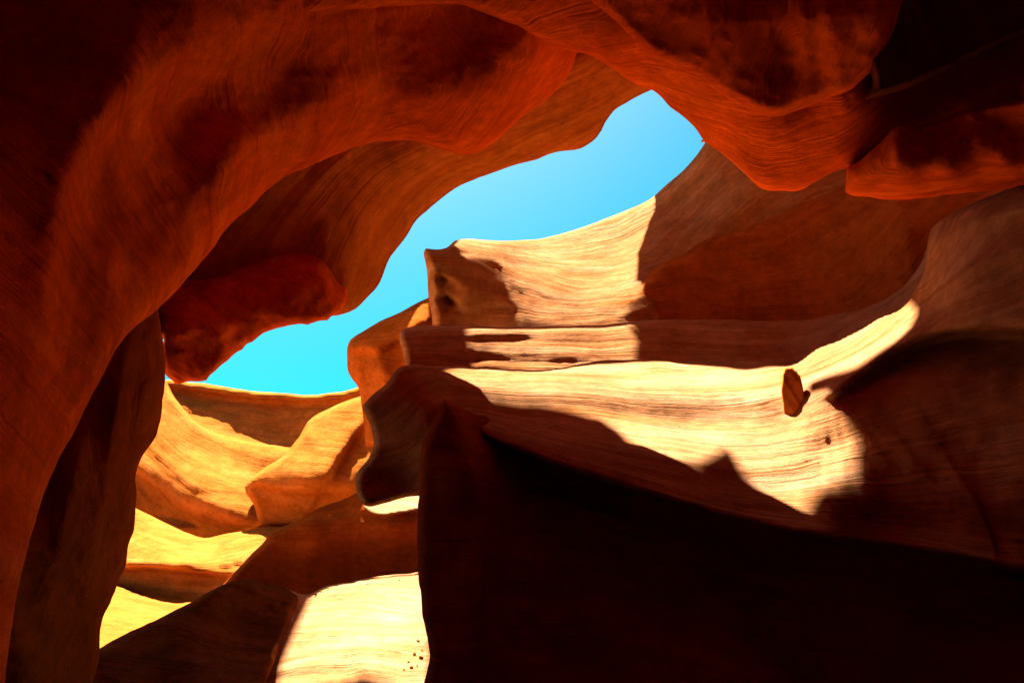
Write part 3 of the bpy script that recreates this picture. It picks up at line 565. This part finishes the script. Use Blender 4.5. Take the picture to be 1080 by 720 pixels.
def roof():
    foot = np.array([(-12, 3.2), (-12, 12.5), (-9, 13.5), (-8.2, 15.5), (-7, 18), (-4, 20), (-1, 21), (2, 22), (5, 25), (12, 27), (20, 24), (20, 3.0), (8, 2.0), (0, 2.2)], float)
    holes = []
    for key, pl in LIT:
        R = ROCKS[key]
        q = np.array([(*t, 0)[:3] for t in pl], float); P = place(q[:, 0], q[:, 1], R.depth(q[:, 0], q[:, 1]) + q[:, 2]); holes.append(to_roof(P))
    # the open slot of sky
    p = spline([(x, y, 1) for x, y in SKYP], 8); d = place(p[:, 0], p[:, 1], np.ones(len(p))) - np.array([0, 0, CAM_H])
    for zz in (-0.9, 1.6):
        t = (ROOF_Z - CAM_H + zz) / d[:, 2]; holes.append((d * t[:, None])[:, :2])
    a = np.linspace(0, 2 * math.pi, 40)[:-1]; holes.append(np.stack([1.6 + 1.1 * np.cos(a), 6.0 + 0.5 * np.sin(a) + 0.2 * np.sin(3 * a)], -1))   # second slot, added to let fill light in above the arch
    st = 0.08
    X, Y = np.meshgrid(np.arange(-12.5, 20.5, st), np.arange(1.5, 27.5, st))
    M = inside(foot, X, Y)
    for h in holes: M &= ~inside(h, X, Y)
    D = np.full(X.shape, 1e9); NX = X.copy(); NY = Y.copy()
    for pl in [foot] + holes:
        # the nearest outline point that really bounds rock
        d, a, b, _, _ = seg_dist(pl, X, Y, True); k = d < D
        D = np.where(k, d, D); NX = np.where(k, a, NX); NY = np.where(k, b, NY)
    def front(x, y, dist):
        t = np.clip(1 - dist / 0.35, 0, 1); P = v3(x, y, np.full(np.shape(x), ROOF_Z))
        return v3(x, y, ROOF_Z - 0.12 * np.sqrt(np.maximum(1 - t * t, 0)) - np.clip(dist, 0, 2) * (0.25 + 0.25 * fbm(P * 0.6, 3, 9)))
    def back(x, y, dist):
        t = np.clip(1 - dist / 0.6, 0, 1)
        return v3(x, y, ROOF_Z + 0.02 + 0.1 * np.sqrt(np.maximum(1 - t * t, 0)) + np.clip(dist, 0, 2) * 0.5)
    o = mesh_solid("light_mask_roof", X, Y, M, D, NX, NY, front, back, ROCK, lambda x, y, P: P[..., 2] + 0.1 * x)
    o["kind"] = "structure"
roof()

# ---- ground: one sandy sheet to the horizon
def ground():
    r = np.concatenate([np.linspace(0, 60, 60), np.geomspace(64, 4000, 30)]); a = np.linspace(0, 2 * math.pi, 97)[:-1]
    R, A = np.meshgrid(r[1:], a, indexing='ij'); X = R * np.sin(A); Y = R * np.cos(A)
    Z = 0.06 * fbm(v3(X * .5, Y * .5, 0 * X), 3, 5) * (R < 80)
    V = np.concatenate([[[0, 0, 0]], np.stack([X, Y, Z], -1).reshape(-1, 3)]); n, m = R.shape
    F = [(0, 1 + j, 1 + (j + 1) % m) for j in range(m)]
    F += [(1 + i*m + j, 1 + (i+1)*m + j, 1 + (i+1)*m + (j+1) % m, 1 + i*m + (j+1) % m) for i in range(n - 1) for j in range(m)]
    F = [tuple(reversed(f)) for f in F]
    me = bpy.data.meshes.new("ground"); me.from_pydata(V.tolist(), [], F); me.update()
    at = me.attributes.new("strata", 'FLOAT', 'POINT'); at.data.foreach_set("value", V[:, 2].astype(np.float32))
    me.polygons.foreach_set("use_smooth", np.ones(len(F), bool))
    me.materials.append(SAND); o = bpy.data.objects.new("ground", me); COL.objects.link(o); o["kind"] = "structure"
ground()

# ---- loose stones: small chips lying on the sunlit bench and on the broad ledge
def stone(name, size, seed):
    import bmesh
    bm = bmesh.new(); bmesh.ops.create_icosphere(bm, subdivisions=3, radius=1.0)
    for v in bm.verts:
        p = np.array(v.co)[None]
        k = 1 + 0.28 * float(fbm(p * 1.1 + seed, 3, seed)[0]); c = v.co * k
        for a in range(5):                       # broken flat faces
            n = Vector(np.random.RandomState(seed * 7 + a).normal(size=3)).normalized(); o = c.dot(n) - 0.72
            if o > 0: c -= n * o
        v.co = (c.x * size, c.y * size * 0.8, c.z * size * 0.55)
    me = bpy.data.meshes.new(name); bm.to_mesh(me); bm.free()
    for p in me.polygons: p.use_smooth = False
    at = me.attributes.new("strata", 'FLOAT', 'POINT'); me.materials.append(ROCK)
    return me
STONES = [stone("loose_stone", 1.0, k) for k in (1, 2, 3, 4)]
def scatter(key, spots, label, group, base):
    R = ROCKS[key]
    for i, (u, v, r) in enumerate(spots):
        P = R.front(np.array([u * 1.0]), np.array([v * 1.0]), np.array([99.0]))[0]
        o = bpy.data.objects.new("loose_stone", STONES[i % 4]); COL.objects.link(o)
        o.location = P + np.array([0, 0, r * 0.3]); o.scale = (r, r, r); o.rotation_euler = (0.2 * i, 0.15, 1.3 * i)
        describe(o, label, "stone", group)
scatter("rock_bench", [(441, 676, .022), (437, 690, .028), (444, 694, .03), (431, 698, .016), (445, 686, .018), (434, 704, .022), (440, 702, .014), (426, 706, .014), (333, 627, .024), (338, 623, .016), (346, 620, .014), (388, 616, .014), (421, 612, .016)],
        "small dark stone lying on the bright sunlit bench at the bottom", "stones on the sunlit bench", 1)
